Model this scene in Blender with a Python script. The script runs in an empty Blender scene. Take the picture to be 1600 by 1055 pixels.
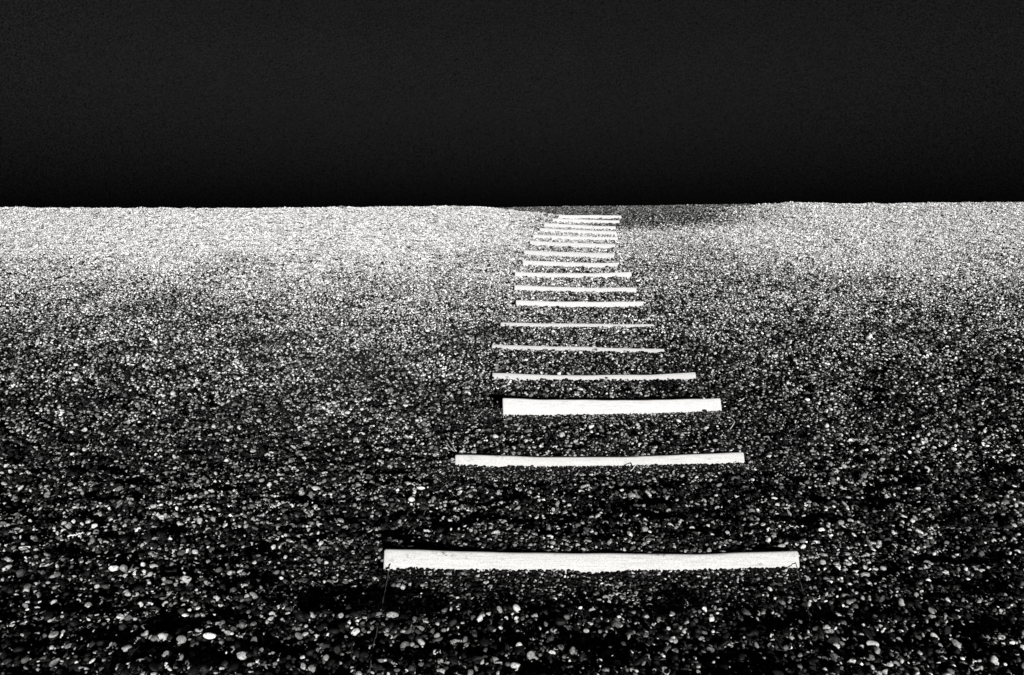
import bpy, bmesh, math, random
import numpy as np
from mathutils import Vector, Matrix, Euler, noise as mn

random.seed(7)
rng = np.random.default_rng(11)
scn = bpy.context.scene
C = scn.collection

# ------------------------------------------------------------------ camera
F = 1244.0                      # focal length in photo pixels (photo 1600 px wide)
CX, CY = 800.0, 527.5
HY = 328.0                      # photo row of the true horizon
PITCH = math.atan((CY - HY) / F)
CAMZ = 1.5
cam_d = bpy.data.cameras.new('camera')
cam_d.sensor_width = 36.0
cam_d.lens = 36.0 * F / 1600.0
cam_d.clip_start = 0.05
cam_d.clip_end = 4000.0
cam = bpy.data.objects.new('camera', cam_d)
C.objects.link(cam)
cam.location = (0, 0, CAMZ)
cam.rotation_euler = (math.pi / 2 - PITCH, 0, 0)
scn.camera = cam

# ------------------------------------------------------------------ sky, sun, exposure
SUN_EL, SUN_AZ = 10.0, -12.0     # elevation; degrees to the left of straight behind the camera
SUN_STRENGTH, SKY_STRENGTH = 5.0, 0.0014
w = bpy.data.worlds.new('World'); scn.world = w; w.use_nodes = True
nt = w.node_tree; nt.nodes.clear()
out = nt.nodes.new('ShaderNodeOutputWorld'); bg = nt.nodes.new('ShaderNodeBackground')
sky = nt.nodes.new('ShaderNodeTexSky'); sky.sky_type = 'NISHITA'; sky.sun_disc = False
sky.sun_elevation = math.radians(SUN_EL)
sky.sun_rotation = math.radians(180 + SUN_AZ)
bw = nt.nodes.new('ShaderNodeRGBToBW')
tc = nt.nodes.new('ShaderNodeTexCoord'); sep = nt.nodes.new('ShaderNodeSeparateXYZ')
mr = nt.nodes.new('ShaderNodeMapRange'); mr.interpolation_type = 'SMOOTHSTEP'
mr.inputs['From Min'].default_value = -0.02; mr.inputs['From Max'].default_value = 0.22
mr.inputs['To Min'].default_value = 0.20; mr.inputs['To Max'].default_value = 1.0
mul = nt.nodes.new('ShaderNodeMath'); mul.operation = 'MULTIPLY'
gn_ = nt.nodes.new('ShaderNodeTexNoise'); gn_.inputs['Scale'].default_value = 760; gn_.inputs['Detail'].default_value = 2
gm = nt.nodes.new('ShaderNodeMapRange'); gm.inputs['From Min'].default_value = .3; gm.inputs['From Max'].default_value = .7
gm.inputs['To Min'].default_value = .25; gm.inputs['To Max'].default_value = 1.75
mul2 = nt.nodes.new('ShaderNodeMath'); mul2.operation = 'MULTIPLY'
L = nt.links.new
L(sky.outputs[0], bw.inputs[0]); L(tc.outputs['Generated'], sep.inputs[0]); L(sep.outputs['Z'], mr.inputs['Value'])
L(bw.outputs[0], mul.inputs[0]); L(mr.outputs[0], mul.inputs[1])
L(tc.outputs['Generated'], gn_.inputs['Vector']); L(gn_.outputs[0], gm.inputs['Value'])
L(mul.outputs[0], mul2.inputs[0]); L(gm.outputs[0], mul2.inputs[1])
L(mul2.outputs[0], bg.inputs['Color']); bg.inputs['Strength'].default_value = SKY_STRENGTH
L(bg.outputs[0], out.inputs['Surface'])

sd = bpy.data.lights.new('sun', 'SUN'); sd.energy = SUN_STRENGTH; sd.angle = math.radians(0.5)
sd.color = (1.0, 0.993, 0.985)
sun = bpy.data.objects.new('sun', sd); C.objects.link(sun)
_e, _a = math.radians(SUN_EL), math.radians(SUN_AZ)
to_sun = Vector((-math.sin(_a) * math.cos(_e), -math.cos(_a) * math.cos(_e), math.sin(_e)))
sun.rotation_euler = to_sun.to_track_quat('Z', 'Y').to_euler()
sun.location = to_sun * 30

vs = scn.view_settings
vs.view_transform = 'Standard'; vs.look = 'None'; vs.gamma = 1.0; vs.use_curve_mapping = False
vs.exposure = 1.05

# ------------------------------------------------------------------ terrain shape
SLOPE = math.tan(math.radians(3.9))
def base(y): return np.where(y < 0, S0 * y, S0 * y + KC * y * y)
S0 = -0.045; KC = (SLOPE * 22.0 - S0 * 22.0) / 484.0
def elev(py): return math.atan((CY - py) / F) - PITCH
_cp = np.array([-600, 0, 150, 300, 500, 620, 700, 740, 775, 800, 830, 860, 900, 960, 1000, 1060, 1150, 1240, 1300, 1360, 1450, 1600, 2200], float)
_cy = np.array([326, 326, 326.5, 327.5, 326, 325, 323.5, 324.5, 327, 330, 333, 336, 338.5, 339, 337, 331, 324, 318, 319.5, 320, 318.5, 317.5, 316], float)
_by = np.interp(_cp, [-600, 700, 800, 880, 1000, 1150, 1300, 2200], [330, 328, 325.3, 324, 322.8, 320.5, 322, 322])
YC, YB = 22.0, 34.0
_ws = [(rng.uniform(-1, 1) * kx, rng.uniform(.4, 1) * ky * rng.choice([-1, 1]), rng.uniform(0, 6.28), a)
       for kx, ky, a in [(2.0, 4, .003)] * 5 + [(6, 11, .0016)] * 8 + [(3.0, 26, .0016)] * 6]
def G(x, y):
    """height of the shingle at x, y (arrays)"""
    x = np.asarray(x, float); y = np.asarray(y, float)
    z = base(y)
    pxc = CX + x / (YC * math.cos(PITCH)) * F * .99
    zc = CAMZ + YC * np.tan(np.arctan((CY - np.interp(pxc, _cp, _cy)) / F) - PITCH)
    t = np.clip((y - 15.5) / (YC - 15.5), 0, 1); t = t * t * (3 - 2 * t)
    z = z + (zc - SLOPE * YC) * t
    # beyond the crest: fall, then a lower back ridge, then down to the sea level
    pxb = CX + x / (YB * math.cos(PITCH)) * F * .99
    zb = CAMZ + YB * np.tan(np.arctan((CY - np.interp(pxb, _cp, _by)) / F) - PITCH)
    u = np.clip((y - YC) / 5.0, 0, 1)
    low = zc - 1.0
    fall = zc + (low - zc) * (u * u * (3 - 2 * u))
    v = np.clip((y - 27.0) / (YB - 27.0), 0, 1)
    rise = low + (zb - low) * np.sin(v * math.pi / 2)
    q = np.clip((y - YB) / 12.0, 0, 1)
    back = zb - 4.0 * (1 - np.cos(q * math.pi / 2))
    z = np.where(y > YC, np.where(y < 27, fall, np.where(y < YB, rise, back)), z)
    for kx, ky, ph, a in _ws:
        z = z + a * np.sin(kx * x + ky * y + ph)
    return z
_hs = []
for kk, a, nn_ in ((18, .0034, 12), (42, .0033, 16), (85, .0022, 16)):
    for _ in range(nn_):
        th_ = rng.uniform(0, math.pi); k2 = kk * rng.uniform(.6, 1.5)
        _hs.append((k2 * math.cos(th_) * .5, k2 * math.sin(th_), rng.uniform(0, 6.28), a))
def H(x, y):
    """small heaps and pits of the loose stones"""
    z = np.zeros(len(x))
    for kx, ky, ph, a in _hs: z += a * np.sin(kx * x + ky * y + ph)
    return z
def Gs(x, y): return float(G(np.array([x]), np.array([y]))[0])

cp, sp = math.cos(PITCH), math.sin(PITCH)
def ray(px, py):
    a = (px - CX) / F; b = (CY - py) / F
    return Vector((a, cp + b * sp, -sp + b * cp))
def at(px, py, dz=0.0):
    """the point of the shingle that the photo shows at this pixel"""
    d = ray(px, py); ts = np.linspace(1.0, 40, 8000)
    h = CAMZ + ts * d.z - G(ts * d.x, ts * d.y) - dz
    k = int(np.argmax(h < 0)); k = k if h[k] < 0 else len(ts) - 1
    t0, t1 = ts[max(k - 1, 0)], ts[k]; h0, h1 = h[max(k - 1, 0)], h[k]
    t = t0 + (t1 - t0) * h0 / (h0 - h1) if h0 != h1 else t1
    return Vector((0, 0, CAMZ)) + d * t
def project(x, y, z):
    dy, dz = y, z - CAMZ
    dep = dy * cp - dz * sp; up = dy * sp + dz * cp
    return CX + F * x / dep, CY - F * up / dep, dep

# ------------------------------------------------------------------ materials
def mat(name, rough=.6, spec=.3):
    m = bpy.data.materials.new(name); m.use_nodes = True
    b = m.node_tree.nodes['Principled BSDF']
    b.inputs['Roughness'].default_value = rough
    b.inputs['Specular IOR Level'].default_value = spec
    return m, m.node_tree, b
def grey_ramp(t, pts):
    r = t.nodes.new('ShaderNodeValToRGB'); e = r.color_ramp.elements
    while len(e) < len(pts): e.new(.5)
    for k, (p, v) in enumerate(pts): e[k].position = p; e[k].color = (v, v * .997, v * .991, 1)
    return r

def pebble_material(name, single):
    m, t, b = mat(name, .6, .1)
    if single:
        oi = t.nodes.new('ShaderNodeObjectInfo')
        src = oi.outputs['Random']
    else:
        a1 = t.nodes.new('ShaderNodeAttribute'); a1.attribute_type = 'INSTANCER'; a1.attribute_name = 'shade'
        a2 = t.nodes.new('ShaderNodeAttribute'); a2.attribute_type = 'GEOMETRY'; a2.attribute_name = 'tone'
        ad = t.nodes.new('ShaderNodeMath'); ad.operation = 'ADD'
        fr = t.nodes.new('ShaderNodeMath'); fr.operation = 'FRACT'
        t.links.new(a1.outputs['Fac'], ad.inputs[0]); t.links.new(a2.outputs['Fac'], ad.inputs[1])
        t.links.new(ad.outputs[0], fr.inputs[0])
        src = fr.outputs[0]
    # light put into stone colour: dark near, bright up the bank, shaded crest hollow
    r1 = grey_ramp(t, NEAR_SHADED); r2 = grey_ramp(t, FAR_LIT)
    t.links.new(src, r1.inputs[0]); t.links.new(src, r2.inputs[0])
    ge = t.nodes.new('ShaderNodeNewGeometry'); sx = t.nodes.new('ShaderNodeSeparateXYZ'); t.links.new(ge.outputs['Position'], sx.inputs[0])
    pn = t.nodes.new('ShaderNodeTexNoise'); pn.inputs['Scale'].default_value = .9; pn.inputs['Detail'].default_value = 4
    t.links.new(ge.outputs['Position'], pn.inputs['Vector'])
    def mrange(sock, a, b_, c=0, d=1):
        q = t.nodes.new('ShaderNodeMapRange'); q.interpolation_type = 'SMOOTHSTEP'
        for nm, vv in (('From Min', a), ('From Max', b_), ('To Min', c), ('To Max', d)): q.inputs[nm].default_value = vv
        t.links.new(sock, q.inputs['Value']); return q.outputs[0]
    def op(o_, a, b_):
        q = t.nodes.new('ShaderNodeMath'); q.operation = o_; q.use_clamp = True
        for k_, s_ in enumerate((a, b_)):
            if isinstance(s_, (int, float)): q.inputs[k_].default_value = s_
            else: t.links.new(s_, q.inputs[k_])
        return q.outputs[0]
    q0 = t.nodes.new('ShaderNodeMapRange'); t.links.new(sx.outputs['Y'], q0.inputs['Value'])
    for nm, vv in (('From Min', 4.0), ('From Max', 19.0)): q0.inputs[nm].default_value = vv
    lit = op('ADD', op('POWER', q0.outputs[0], 1.85), mrange(pn.outputs[0], .3, .7, -.10, .16))  # painted light: stones brighten with distance from the camera
    hollow = op('MULTIPLY', op('MULTIPLY', mrange(sx.outputs['X'], .6, 2.6), mrange(sx.outputs['X'], 8.5, 4.5)), mrange(sx.outputs['Y'], 18.0, 21.0))  # painted shade in the saddle of the crest
    beyond = mrange(sx.outputs['Y'], 22.5, 24.0)  # painted shade on the ground behind the crest
    path_shade = op('MULTIPLY', op('MULTIPLY', mrange(sx.outputs['X'], -.3, .9), mrange(sx.outputs['X'], 6.5, 3.2)), mrange(sx.outputs['Y'], 10.0, 15.0))  # weaker painted shade, sweeping from the saddle down the path
    shade_amt = op('MAXIMUM', op('MAXIMUM', hollow, beyond), op('MULTIPLY', path_shade, .42))
    litf = op('MULTIPLY', lit, op('SUBTRACT', 1.0, op('MULTIPLY', shade_amt, .90)))
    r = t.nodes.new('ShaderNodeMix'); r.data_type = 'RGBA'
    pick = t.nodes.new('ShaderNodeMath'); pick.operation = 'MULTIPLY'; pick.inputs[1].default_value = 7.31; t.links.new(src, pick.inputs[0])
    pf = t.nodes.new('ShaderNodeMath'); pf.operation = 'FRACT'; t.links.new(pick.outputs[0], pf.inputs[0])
    dsc = t.nodes.new('ShaderNodeMath'); dsc.operation = 'MULTIPLY'; dsc.inputs[1].default_value = 1.3; t.links.new(litf, dsc.inputs[0])
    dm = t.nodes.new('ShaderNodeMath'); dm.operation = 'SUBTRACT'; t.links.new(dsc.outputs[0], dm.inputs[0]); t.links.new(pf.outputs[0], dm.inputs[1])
    litf = mrange(dm.outputs[0], -.12, .20)
    t.links.new(litf, r.inputs['Factor']); t.links.new(r1.outputs[0], r.inputs['A']); t.links.new(r2.outputs[0], r.inputs['B'])
    tc = t.nodes.new('ShaderNodeTexCoord')
    n = t.nodes.new('ShaderNodeTexNoise'); n.inputs['Scale'].default_value = 150
    n.inputs['Detail'].default_value = 4; n.inputs['Roughness'].default_value = .65
    t.links.new(ge.outputs['Position'], n.inputs['Vector'])
    mp = t.nodes.new('ShaderNodeMapRange'); mp.inputs['From Min'].default_value = .32; mp.inputs['From Max'].default_value = .68
    mp.inputs['To Min'].default_value = .3; mp.inputs['To Max'].default_value = 1.45
    t.links.new(n.outputs[0], mp.inputs['Value'])
    mx = t.nodes.new('ShaderNodeMix'); mx.data_type = 'RGBA'; mx.blend_type = 'MULTIPLY'; mx.inputs['Factor'].default_value = 1
    t.links.new(r.outputs['Result'], mx.inputs['A']); t.links.new(mp.outputs[0], mx.inputs['B'])
    t.links.new(mx.outputs['Result'], b.inputs['Base Color'])
    bp = t.nodes.new('ShaderNodeBump'); bp.inputs['Strength'].default_value = .25; bp.inputs['Distance'].default_value = .002
    t.links.new(n.outputs[0], bp.inputs['Height']); t.links.new(bp.outputs[0], b.inputs['Normal'])
    return m
NEAR_SHADED = [(0, .002), (.64, .005), (.74, .05), (.86, .15), (.95, .28), (1, .38)]  # random stone tones, darkened to stand for the shaded foreground
FAR_LIT = [(0, .13), (.28, .28), (.5, .48), (.75, .58), (1, .68)]  # random stone tones, lightened to stand for the sunlit bank
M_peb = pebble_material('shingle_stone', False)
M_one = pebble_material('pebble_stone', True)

m, t, b = mat('dark_grit', .9, .1)
n = t.nodes.new('ShaderNodeTexNoise'); n.inputs['Scale'].default_value = 160; n.inputs['Detail'].default_value = 5
tc_ = t.nodes.new('ShaderNodeTexCoord'); t.links.new(tc_.outputs['Object'], n.inputs['Vector'])
r = grey_ramp(t, [(.35, .012), (.55, .03), (.72, .09)]); t.links.new(n.outputs[0], r.inputs[0]); t.links.new(r.outputs[0], b.inputs['Base Color'])
bp = t.nodes.new('ShaderNodeBump'); bp.inputs['Strength'].default_value = .8; bp.inputs['Distance'].default_value = .01
t.links.new(n.outputs[0], bp.inputs['Height']); t.links.new(bp.outputs[0], b.inputs['Normal'])
M_grit = m

def wood(name, base, marks):
    m, t, b = mat(name, .7, .15)
    tc = t.nodes.new('ShaderNodeTexCoord')
    mpn = t.nodes.new('ShaderNodeMapping'); mpn.inputs['Scale'].default_value = (3, 60, 60)
    t.links.new(tc.outputs['Object'], mpn.inputs['Vector'])
    g = t.nodes.new('ShaderNodeTexNoise'); g.inputs['Scale'].default_value = 3; g.inputs['Detail'].default_value = 6
    t.links.new(mpn.outputs[0], g.inputs['Vector'])
    r = grey_ramp(t, [(.28, base * .76), (.45, base * .93), (.7, base * 1.03)]); t.links.new(g.outputs[0], r.inputs[0])
    # speckled salt-and-grit grain
    s = t.nodes.new('ShaderNodeTexNoise'); s.inputs['Scale'].default_value = 330; s.inputs['Detail'].default_value = 3
    t.links.new(tc.outputs['Object'], s.inputs['Vector'])
    sr = grey_ramp(t, [(.36, .55), (.5, .88), (.62, 1.0)]); t.links.new(s.outputs[0], sr.inputs[0])
    mx = t.nodes.new('ShaderNodeMix'); mx.data_type = 'RGBA'; mx.blend_type = 'MULTIPLY'; mx.inputs['Factor'].default_value = 1
    t.links.new(r.outputs[0], mx.inputs['A']); t.links.new(sr.outputs[0], mx.inputs['B'])
    last = mx.outputs['Result']
    if marks:
        mp2 = t.nodes.new('ShaderNodeMapping'); mp2.inputs['Scale'].default_value = (1, 3.2, 1)
        t.links.new(tc.outputs['Object'], mp2.inputs['Vector'])
        k = t.nodes.new('ShaderNodeTexNoise'); k.inputs['Scale'].default_value = 14; k.inputs['Detail'].default_value = 5; k.inputs['Roughness'].default_value = .7
        t.links.new(mp2.outputs[0], k.inputs['Vector'])
        kr = grey_ramp(t, [(.27, .12), (.34, .7), (.40, 1.0)]); t.links.new(k.outputs[0], kr.inputs[0])
        m3 = t.nodes.new('ShaderNodeMix'); m3.data_type = 'RGBA'; m3.blend_type = 'MULTIPLY'; m3.inputs['Factor'].default_value = 1
        t.links.new(last, m3.inputs['A']); t.links.new(kr.outputs[0], m3.inputs['B']); last = m3.outputs['Result']
    t.links.new(last, b.inputs['Base Color'])
    bp = t.nodes.new('ShaderNodeBump'); bp.inputs['Strength'].default_value = .2; bp.inputs['Distance'].default_value = .003
    t.links.new(g.outputs[0], bp.inputs['Height']); t.links.new(bp.outputs[0], b.inputs['Normal'])
    return m
M_wood = wood('bleached_wood', .40, False)
M_wood_grey = wood('weathered_grey_wood', .40, False)
M_wood_marked = wood('bleached_wood_marked', .375, True)

def plain(name, v, rough=.7):
    m, t, b = mat(name, rough, .3)
    n = t.nodes.new('ShaderNodeTexNoise'); n.inputs['Scale'].default_value = 60
    r = grey_ramp(t, [(.3, v * .5), (.7, v * 1.3)]); t.links.new(n.outputs[0], r.inputs[0]); t.links.new(r.outputs[0], b.inputs['Base Color'])
    return m
M_wire = plain('dull_wire', .10, .6)
M_straw = plain('dry_straw', .5, .8)
M_sea = plain('dark_water', .012, .3)

# ------------------------------------------------------------------ helpers
def link_mesh(name, verts, faces, material, smooth=True, parent=None):
    me = bpy.data.meshes.new(name); me.from_pydata([tuple(v) for v in verts], [], faces); me.update()
    if smooth: me.polygons.foreach_set('use_smooth', [True] * len(me.polygons))
    me.materials.append(material)
    o = bpy.data.objects.new(name, me); C.objects.link(o)
    if parent: o.parent = parent
    return o
def tag(o, label, cat, group=None):
    o['label'] = label; o['category'] = cat
    if group: o['group'] = group
    return o

# ------------------------------------------------------------------ ground and sea (setting)
def grid(xs, ys, zf):
    X, Y = np.meshgrid(xs, ys); Z = zf(X.ravel(), Y.ravel())
    v = np.stack([X.ravel(), Y.ravel(), Z], 1); nx, ny = len(xs), len(ys)
    f = [(j * nx + i, j * nx + i + 1, (j + 1) * nx + i + 1, (j + 1) * nx + i) for j in range(ny - 1) for i in range(nx - 1)]
    return v, f
xs = np.concatenate([np.linspace(-400, -24, 20), np.arange(-22, 22.01, .16), np.linspace(24, 400, 20)])
ys = np.concatenate([np.linspace(-60, -2, 14), np.arange(-1.5, 48, .16), np.array([60., 90.])])
v, f = grid(xs, ys, lambda x, y: G(x, y) - .035)
ground = link_mesh('ground', v, f, M_grit)
ground['kind'] = 'structure'
sea = link_mesh('water', [(-3000, 60, -2.2), (3000, 60, -2.2), (3000, 3500, -2.2), (-3000, 3500, -2.2)], [(0, 1, 2, 3)], M_sea, False)
sea['kind'] = 'structure'

# ------------------------------------------------------------------ the boards
# left end (x, y), right end (x, y), drop of the middle in px, visible face height in px at left / middle / right
BOARDS = [
 ((599, 871), (1250, 873.5), 7.0, (27, 25.5, 23)),
 ((711, 718), (1164, 714), 4.5, (15.5, 14, 15.5)),
 ((786, 635), (1128, 631.5), 2.5, (26, 22, 20)),
 ((769, 587), (1088, 586.5), 1.6, (9.5, 7, 10)),
 ((768, 540.5), (1038, 547), 1.0, (6.5, 6, 5.5)),
 ((782, 506), (1022, 508), 1.2, (6, 5.5, 4.5)),
 ((806, 473), (1005.5, 474.5), 2.2, (8, 9, 8)),
 ((803.5, 449), (994.5, 452.5), 1.7, (8, 7.5, 7)),
 ((804.5, 428), (987, 428.2), 2.6, (7, 7.5, 7)),
 ((816.5, 410), (965, 413.8), 1.6, (7, 7, 6)),
 ((818, 394), (959.5, 399.5), 1.2, (6, 7, 6.5)),
 ((827.5, 379), (961, 384.5), 1.2, (6, 6.5, 6)),
 ((833, 369), (965.5, 373), 1.0, (4.5, 5, 4.5)),
 ((843, 358.5), (963, 363.8), .9, (4.2, 4.8, 4.4)),
 ((850, 350.7), (962, 356.2), 1.0, (4.2, 4.8, 4.4)),
 ((863.5, 343.8), (968, 346.5), .8, (4.2, 4.8, 4.4)),
 ((873, 338.4), (971, 339.0), .4, (4.2, 4.8, 4.4)),
]
LABELS = [
 'longest, nearest white board, with small dark cracks right of its middle',
 'second nearest board, slim white and gently sagging, its right end slightly higher',
 'thickest-looking white board, tipped up towards the camera, third from the bottom',
 'thin greyish board just beyond the thickest one, its lower edge wavy and half buried',
 'thin greyish board slanting down to the right, middle of the three thin ones',
 'thinnest greyish board, farthest of the three thin ones, next to the bright white boards',
 'bright sharp-edged board, first clean white one beyond the three thin grey boards',
 'white board tenth from the top of the row, just beyond the sharp-edged bright one',
 'white board ninth from the top of the row, nearly level at both ends',
 'white board eighth from the top, noticeably shorter than the board in front of it',
 'white board seventh from the top, sloping down to the right',
 'white board sixth from the top of the row, sagging towards the right',
 'white board fifth from the top of the row',
 'white board fourth from the top of the row, near the crest',
 'white board third from the top of the row, near the crest',
 'second farthest white board, close under the last one at the crest',
 'farthest and shortest white board, lying in the hollow at the crest',
]
LABELS[9] = 'white board eighth from the top, noticeably shorter than the board nearer the camera'
BT = .034                        # board thickness
TILT = math.radians(66)          # boards stand on edge, leaning back a little
BURIED = .045
footprints = []
for k, ((lx, ly), (rx, ry), sag, th) in enumerate(BOARDS):
    if k >= 9: th = tuple(q + .7 for q in th)
    PL, PR = at(lx, ly + th[0] / 2, -.002), at(rx, ry + th[2] / 2, -.002)   # foot of the visible face
    axis = (PR - PL); Lm = axis.length; ax = axis.normalized()
    mid = (PL + PR) / 2
    ppm = F / project(mid.x, mid.y, mid.z)[2]
    view = (mid - Vector((0, 0, CAMZ))).normalized()
    s0 = Vector((0, 0, 1)).cross(ax).normalized()
    if s0.y < 0: s0 = -s0
    dep = math.asin(max(-1, min(1, -view.z)))
    tl = TILT if k not in (3, 4, 5) else math.radians(50)
    NS = 64; verts = []; cent = []
    rr = random.Random(100 + k); ph = [rr.uniform(0, 6.28) for _ in range(8)]
    s = (s0 * math.cos(tl) + Vector((0, 0, 1)) * math.sin(tl)).normalized()
    nn = ax.cross(s).normalized()
    if nn.y > 0: nn = -nn                            # outward normal of the face seen from the path
    us = [0, .0015, .004] + [i / NS for i in range(1, NS)] + [.996, .9985, 1]
    for i, u in enumerate(us):
        drop = sag / ppm * (1 - (2 * u - 1) ** 2) + .0016 * math.sin(9 * u + ph[0]) + .0008 * math.sin(23 * u + ph[1])
        p = PL.lerp(PR, u) - Vector((0, 0, drop)) + nn * (.003 * math.sin(7 * u + ph[5]))
        hgt = np.interp(u, [0, .5, 1], th) / ppm / math.sin(min(math.pi / 2, tl + dep))
        hgt += .0012 * math.sin(17 * u + ph[2]) + .0007 * math.sin(41 * u + ph[3])
        if k == 3: hgt += .003 * math.sin(12 * u + ph[4])
        inset = {0: .006, 1: .002}.get(min(i, len(us) - 1 - i), 0.0)
        cent.append((u, p.z)); hmid = np.interp(.5, [0, .5, 1], th) / ppm
        r_ = min(.010, hgt * .3)
        prof = [(-BURIED, 0), (hgt * .35, .0022), (hgt - r_, .0008), (hgt - r_ * .35, -r_ * .28), (hgt, -r_ * 1.0),
                (hgt, -BT + .006), (hgt - .006, -BT), (hgt * .3, -BT), (-BURIED, -BT)]
        for (a, d) in prof:
            aa = a - inset * (1 if a > hgt * .9 else 0); dd = d + (-inset if d > -BT / 2 else inset)
            verts.append(p + s * aa + nn * dd)
    nr = len(prof); faces = []
    for i in range(len(us) - 1):
        for j in range(nr):
            j2 = (j + 1) % nr
            faces.append((i * nr + j, i * nr + j2, (i + 1) * nr + j2, (i + 1) * nr + j))
    faces.append(tuple(range(nr))); faces.append(tuple((len(us) - 1) * nr + j for j in reversed(range(nr))))
    M = Matrix.Translation(mid) @ Matrix((ax, s0, ax.cross(s0))).transposed().to_4x4()
    Mi = M.inverted()
    o = link_mesh('board', [Mi @ q for q in verts], faces, M_wood_marked if k in (0, 1) else M_wood_grey if k in (3, 4, 5) else M_wood)
    bm = bmesh.new(); bm.from_mesh(o.data); bmesh.ops.recalc_face_normals(bm, faces=bm.faces)
    for e in bm.edges:
        if len(e.link_faces) == 2 and e.calc_face_angle(0) > .9: e.smooth = False
    bm.to_mesh(o.data); bm.free()
    o.matrix_world = M
    tag(o, LABELS[k], 'board', 'boards laid across the shingle as a path')
    footprints.append((mid, ax, s0, Lm, cent, hmid))

def board_info(x, y, mg=.0):
    """board near (x,y) or -1, along u, distance s beyond its foot (metres), height of its foot"""
    n = len(x); idx = np.full(n, -1); foot = np.zeros(n); U = np.zeros(n); S = np.full(n, 9.)
    for k, (mid, ax, s0, Lm, cent, hm) in enumerate(footprints):
        dx, dy = x - mid.x, y - mid.y
        u = (dx * ax.x + dy * ax.y) / Lm + .5; sg = dx * s0.x + dy * s0.y
        ok = (np.abs(y - mid.y) < .6) & (u > -mg / Lm) & (u < 1 + mg / Lm) & (sg > -mg) & (sg < mg) & (np.abs(sg) < np.abs(S))
        zc = np.interp(u, [c[0] for c in cent], [c[1] for c in cent])
        idx[ok] = k; foot[ok] = zc[ok]; U[ok] = u[ok]; S[ok] = sg[ok]
    return idx, U, S, foot
def fill(x, y):
    """shingle banked up behind each board"""
    z = np.zeros(len(x))
    for k, (mid, ax, s0, Lm, cent, hm) in enumerate(footprints):
        dx, dy = x - mid.x, y - mid.y
        al = np.abs((dx * ax.x + dy * ax.y) / Lm); sg = dx * s0.x + dy * s0.y
        e = np.clip((.53 - al) / .06, 0, 1)
        z = np.maximum(z, np.where((sg > .045) & (sg < .6) & (np.abs(dy) < 1.2), hm * .62 * e * np.clip(1 - sg / .6, 0, 1), 0))
    return z
def cap(x, y, z, r):
    """stones in front of a board only just cover its foot"""
    idx, U, S, foot = board_info(x, y, .42)
    d = np.clip(-S, 0, 1)
    z = np.where((idx >= 0) & (S < .01), np.minimum(z, foot - r * .55 + .004 + np.clip(d - .08, 0, 1) * .045), z)
    return np.where((idx >= 0) & (S >= .01), np.minimum(z, foot + .008 + np.clip(S - .06, 0, 1) * .12), z) + (np.where((idx >= 0) & (S < .01), 0, fill(x, y)) if r[0] != .012 else 0)
# ------------------------------------------------------------------ pebble shapes
def pebble_mesh(name, sub, seed, flat=None):
    bm = bmesh.new(); bmesh.ops.create_icosphere(bm, subdivisions=sub, radius=1.0)
    r = random.Random(seed); off = Vector((r.uniform(-50, 50), r.uniform(-50, 50), r.uniform(-50, 50)))
    sy, sz = r.uniform(.62, .95), (flat or r.uniform(.38, .72))
    cuts = [(Vector((r.gauss(0, 1), r.gauss(0, 1), r.gauss(0, 1))).normalized(), r.uniform(.6, .9)) for _ in range(r.choice([2, 3, 5, 7]))]
    for v in bm.verts:
        p = v.co.copy()
        for n, d in cuts:
            e = p.dot(n) - d
            if e > 0: p -= n * e * .93
        p *= 1 + .16 * mn.noise(p * .9 + off) + .06 * mn.noise(p * 2.3 + off)
        v.co = Vector((p.x, p.y * sy, p.z * sz))
    me = bpy.data.meshes.new(name); bm.to_mesh(me); bm.free()
    me.polygons.foreach_set('use_smooth', [True] * len(me.polygons))
    return me
NP = 16
protos = bpy.data.collections.new('shingle_shapes')
one_meshes = []
for i in range(NP):
    me = pebble_mesh('pebble_shape', 3, 500 + i)
    a = me.attributes.new('tone', 'FLOAT', 'POINT'); a.data.foreach_set('value', [0.0] * len(me.vertices))
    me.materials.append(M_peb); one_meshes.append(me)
    o = bpy.data.objects.new('shape_%02d' % i, me); protos.objects.link(o)

def cluster_mesh(name, seed, n, rad, sub, rmul=1.0):
    r = random.Random(seed); V = []; Fc = []; T = []; base = 0
    src = []
    for i in range(6):
        me = pebble_mesh('tmp', sub, seed * 13 + i)
        vv = np.array([v.co[:] for v in me.vertices]); ff = [tuple(p.vertices) for p in me.polygons]
        src.append((vv, ff)); bpy.data.meshes.remove(me)
    for i in range(n):
        vv, ff = src[i % 6]
        R = np.array(Euler((r.gauss(0, .4), r.gauss(0, .4), r.uniform(0, 6.28))).to_matrix())
        size = min(.021, .0068 * math.exp(r.gauss(0, .42))) * rmul
        ang, d = r.uniform(0, 6.28), rad * math.sqrt(r.uniform(0, 1))
        p = np.array([math.cos(ang) * d, math.sin(ang) * d, r.uniform(-.006, .010) * rmul])
        V.append((vv * size) @ R.T + p); Fc += [tuple(base + q for q in fc) for fc in ff]; base += len(vv)
        T += [r.uniform(0, 1)] * len(vv)
    V = np.concatenate(V)
    me = bpy.data.meshes.new(name); me.from_pydata(V.tolist(), [], Fc); me.update()
    me.polygons.foreach_set('use_smooth', [True] * len(me.polygons))
    a = me.attributes.new('tone', 'FLOAT', 'POINT'); a.data.foreach_set('value', T)
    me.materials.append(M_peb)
    return me
clusters = bpy.data.collections.new('shingle_clumps')
NC = 16
for i in range(NC):
    clusters.objects.link(bpy.data.objects.new('clump_%02d' % i, cluster_mesh('clump_shape', 40 + i, 10, .06, 2, 1.75)))
farclumps = bpy.data.collections.new('shingle_far_clumps')
NF = 12
for i in range(NF):
    farclumps.objects.link(bpy.data.objects.new('far_clump_%02d' % i, cluster_mesh('far_clump_shape', 140 + i, 30, .11, 2, 1.65)))

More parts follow.
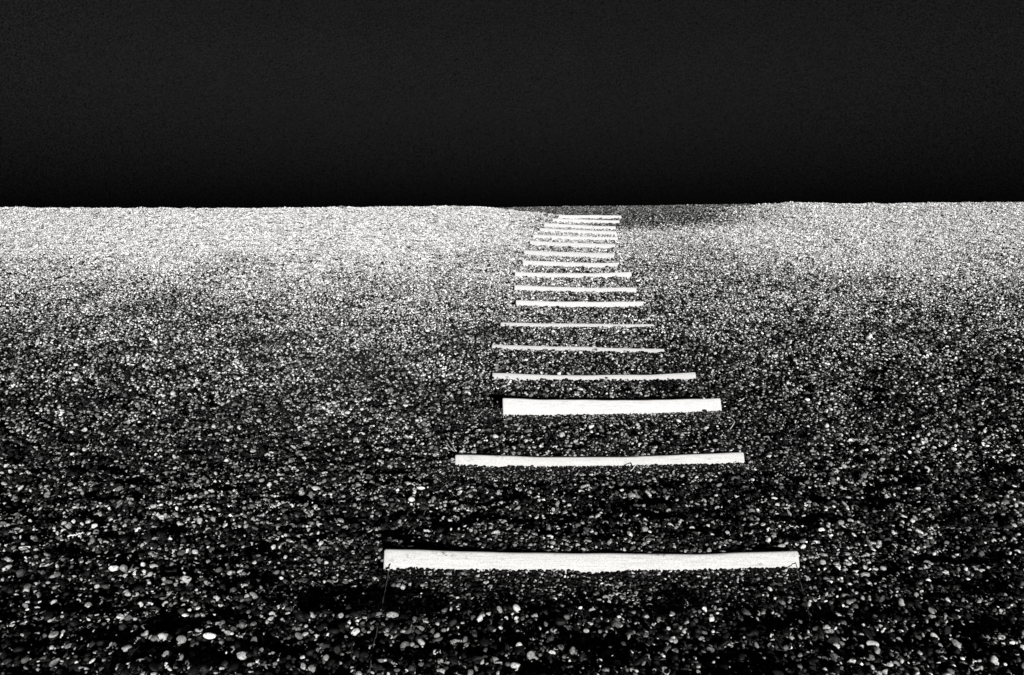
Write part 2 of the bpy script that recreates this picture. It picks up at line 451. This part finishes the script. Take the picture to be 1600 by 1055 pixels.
# ------------------------------------------------------------------ scatter
def jitter(y0, y1, step, margin):
    ys = np.arange(y0, y1, step); out = []
    for y in ys:
        hw = y * 800 / F * 1.06 + margin
        xs = np.arange(-hw, hw, step)
        out.append(np.stack([xs, np.full(len(xs), y)], 1))
    p = np.concatenate(out); p += rng.uniform(-.55, .55, p.shape) * step
    return p
def make_scatter(name, pts, rot, scl, pid, shade, coll, label=None):
    me = bpy.data.meshes.new(name); n = len(pts)
    me.vertices.add(n); me.vertices.foreach_set('co', pts.astype(np.float32).ravel())
    for nm, ty, dat in (('rot', 'FLOAT_VECTOR', rot), ('scl', 'FLOAT_VECTOR', scl), ('pid', 'INT', pid), ('shade', 'FLOAT', shade)):
        a = me.attributes.new(nm, ty, 'POINT')
        a.data.foreach_set('vector' if ty == 'FLOAT_VECTOR' else 'value', np.ascontiguousarray(dat, dtype=np.int32 if ty == 'INT' else np.float32).ravel())
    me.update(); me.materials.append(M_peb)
    o = bpy.data.objects.new(name, me); C.objects.link(o)
    ng = bpy.data.node_groups.new('scatter_stones', 'GeometryNodeTree')
    ng.interface.new_socket('Geometry', in_out='INPUT', socket_type='NodeSocketGeometry')
    ng.interface.new_socket('Geometry', in_out='OUTPUT', socket_type='NodeSocketGeometry')
    N = ng.nodes.new; gi, go = N('NodeGroupInput'), N('NodeGroupOutput')
    iop = N('GeometryNodeInstanceOnPoints'); ci = N('GeometryNodeCollectionInfo')
    ci.inputs['Collection'].default_value = coll; ci.inputs['Separate Children'].default_value = True; ci.inputs['Reset Children'].default_value = True
    def na(nm, ty):
        x = N('GeometryNodeInputNamedAttribute'); x.data_type = ty; x.inputs['Name'].default_value = nm; return x.outputs['Attribute']
    e2r = N('FunctionNodeEulerToRotation')
    lk = ng.links.new
    lk(gi.outputs[0], iop.inputs['Points']); lk(ci.outputs[0], iop.inputs['Instance'])
    iop.inputs['Pick Instance'].default_value = True
    lk(na('pid', 'INT'), iop.inputs['Instance Index'])
    lk(na('rot', 'FLOAT_VECTOR'), e2r.inputs[0]); lk(e2r.outputs[0], iop.inputs['Rotation'])
    lk(na('scl', 'FLOAT_VECTOR'), iop.inputs['Scale']); lk(iop.outputs[0], go.inputs[0])
    md = o.modifiers.new('scatter', 'NODES'); md.node_group = ng
    o['kind'] = 'stuff'
    return o

NEAR_END = 6.2
# near stones: two passes (bed and loose top layer)
P, R_, Z_ = [], [], []
p = jitter(1.5, NEAR_END, .0175, .9); P.append(p)
R_.append(np.clip(.0085 * np.exp(rng.normal(0, .33, len(p))), .005, .018)); Z_.append(rng.uniform(-.010, .003, len(p)))
p = jitter(1.5, NEAR_END, .038, .9); P.append(p)
R_.append(np.clip(.0105 * np.exp(rng.normal(0, .42, len(p))), .005, .021)); Z_.append(rng.uniform(.003, .013, len(p)))
P = np.concatenate(P); R_ = np.concatenate(R_); Z_ = np.concatenate(Z_)
x, y = P[:, 0], P[:, 1]; z = G(x, y) + H(x, y) + Z_
z = cap(x, y, z, R_)
idx, U, S, foot = board_info(x, y, .06)
inside = (idx >= 0) & (S > -.5 * R_) & (S < .055) & (U > -.002) & (U < 1.002)
keep = ~inside
x, y, z, r_ = x[keep], y[keep], z[keep], R_[keep]
n = len(x)
rot = np.stack([rng.normal(0, .38, n), rng.normal(0, .38, n), rng.uniform(0, 6.28, n)], 1)
sc_ = np.stack([r_ * rng.uniform(.9, 1.25, n), r_, r_ * rng.uniform(.8, 1.15, n)], 1)
pid = rng.integers(0, NP, n); shade = rng.uniform(0, 1, n)
# the 300 that show largest become objects of their own
px_, py_, dp_ = project(x, y, z)
size = np.where((px_ > -5) & (px_ < 1605) & (py_ < 1060), r_ / dp_, 0) * np.where(z > G(x, y) + H(x, y) + .0005, 1, .3)
big = np.argsort(-size)[:300]
mask = np.ones(n, bool); mask[big] = False
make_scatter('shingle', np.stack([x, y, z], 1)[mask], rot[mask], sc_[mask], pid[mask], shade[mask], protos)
shared = []
for me in one_meshes:
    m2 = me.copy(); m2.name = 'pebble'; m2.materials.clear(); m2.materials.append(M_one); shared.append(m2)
for i in big:
    o = bpy.data.objects.new('pebble', shared[pid[i]]); C.objects.link(o)
    o.location = (x[i], y[i], z[i]); o.rotation_euler = rot[i]; o.scale = sc_[i]; o.parent = ground

def clump_field(name, y0, y1, step, margin, coll, nc, zj, cmg, inner=None):
    p = jitter(y0, y1, step, margin)
    if inner: p = p[np.abs(p[:, 0]) > p[:, 1] * 800 / F * 1.06 + inner]
    x, y = p[:, 0], p[:, 1]; n = len(x)
    z = G(x, y) + H(x, y) * (1.25 if y0 < 10 else .7) + rng.normal(0, zj, n)
    z = cap(x, y, z, np.full(n, .012))
    idx, U, S, foot = board_info(x, y, cmg)
    z = np.where((idx >= 0) & (S < .03), np.minimum(z, foot - (.022 if y0 > 10 else .019)), z)
    z = np.where((idx >= 0) & (S >= .03), np.minimum(z, foot - .008), z)
    e = .05
    gx = (G(x + e, y) - G(x - e, y)) / (2 * e); gy = (G(x, y + e) - G(x, y - e)) / (2 * e)
    rot = np.stack([np.arctan(gy) + rng.normal(0, .07, n), -np.arctan(gx) + rng.normal(0, .07, n), rng.uniform(0, 6.28, n)], 1)
    s = rng.uniform(.85, 1.2, n)
    return make_scatter(name, np.stack([x, y, z], 1), rot, np.stack([s, s, s], 1), rng.integers(0, nc, n), rng.uniform(0, 1, n), coll)
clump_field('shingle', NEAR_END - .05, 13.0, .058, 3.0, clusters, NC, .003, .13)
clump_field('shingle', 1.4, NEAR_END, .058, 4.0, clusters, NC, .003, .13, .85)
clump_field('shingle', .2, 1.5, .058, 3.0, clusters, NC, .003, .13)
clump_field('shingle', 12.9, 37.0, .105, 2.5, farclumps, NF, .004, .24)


# ------------------------------------------------------------------ wires and dry stalks lying on the stones
def strand(name, pts, rad, material, label, cat, lift=.012, wob=.004, group=None):
    """a thin bent strand through photo points, laid on the stones"""
    ctrl = [at(px, py, lift) for px, py in pts]
    P3 = []
    for i in range(len(ctrl) - 1):
        a = ctrl[max(i - 1, 0)]; b = ctrl[i]; c = ctrl[i + 1]; d = ctrl[min(i + 2, len(ctrl) - 1)]
        for q in range(10):
            t = q / 10
            p = .5 * ((2 * b) + (c - a) * t + (2 * a - 5 * b + 4 * c - d) * t * t + (3 * b - a - 3 * c + d) * t ** 3)
            P3.append(p + Vector((random.gauss(0, wob * .3), random.gauss(0, wob * .3), random.gauss(0, wob * .5))))
    P3.append(ctrl[-1]); V = []; Fc = []; m_ = 6
    mid = P3[len(P3) // 2]
    for i, p in enumerate(P3):
        tn = (P3[min(i + 1, len(P3) - 1)] - P3[max(i - 1, 0)]).normalized()
        u = tn.orthogonal().normalized(); v2 = tn.cross(u)
        rr_ = rad * (.5 if i in (0, len(P3) - 1) else random.uniform(.85, 1.15))
        for j in range(m_):
            th = 2 * math.pi * j / m_; V.append(p + (u * math.cos(th) + v2 * math.sin(th)) * rr_ - mid)
    for i in range(len(P3) - 1):
        for j in range(m_):
            Fc.append((i * m_ + j, i * m_ + (j + 1) % m_, (i + 1) * m_ + (j + 1) % m_, (i + 1) * m_ + j))
    Fc += [tuple(range(m_)), tuple((len(P3) - 1) * m_ + j for j in reversed(range(m_)))]
    o = link_mesh(name, V, Fc, material); o.location = mid
    return tag(o, label, cat, group)
strand('wire', [(611, 874), (604, 910), (596, 950), (586, 1000), (577, 1054)], .0022, M_wire,
       'thin taut wire running down from the left end of the nearest board', 'wire')
strand('wire', [(1243, 878), (1250, 910), (1262, 950), (1268, 990), (1276, 1030)], .0020, M_wire,
       'thin wire running down from the right end of the nearest board', 'wire')
strand('wire', [(714, 728), (700, 752), (676, 780), (660, 806), (636, 836), (616, 858)], .0022, M_wire,
       'thin wire slanting between the left ends of the two nearest boards', 'wire')
strand('wire', [(1157, 722), (1164, 736), (1176, 756), (1184, 770)], .0022, M_wire,
       'short wire end poking down from the right end of the second board', 'wire')
strand('wire', [(1130, 629), (1142, 628), (1154, 627), (1163, 623)], .0032, M_straw,
       'pale wire sticking out to the right of the thick tipped board', 'wire', .02)
strand('wire', [(1123, 687), (1130, 677), (1141, 670), (1147, 660), (1143, 654), (1136, 652)], .0035, M_straw,
       'pale curled wire between the right ends of the second and third boards', 'wire', .018)
strand('stalk', [(713, 706), (708, 697), (702, 688), (699, 684)], .0045, M_straw,
       'pale frayed stalk leaning at the left end of the second board', 'stalk', .03)
strand('stalk', [(712, 708), (705, 701), (699, 694), (695, 688)], .0035, M_straw,
       'shorter frayed stalk just left of the leaning pale one', 'stalk', .024)
strand('stalk', [(1002, 734), (994, 727), (990, 731), (985, 736)], .0030, M_straw,
       'small bent stalk lying under the right half of the second board', 'stalk', .016)
strand('stalk', [(1228, 820), (1245, 823), (1262, 821)], .0026, M_straw,
       'thin straight stalk lying above the right end of the nearest board', 'stalk', .016)
strand('stalk', [(105, 838), (118, 836), (130, 832)], .0036, M_straw,
       'pale straight stalk lying alone in the dark shingle far left', 'stalk', .018)
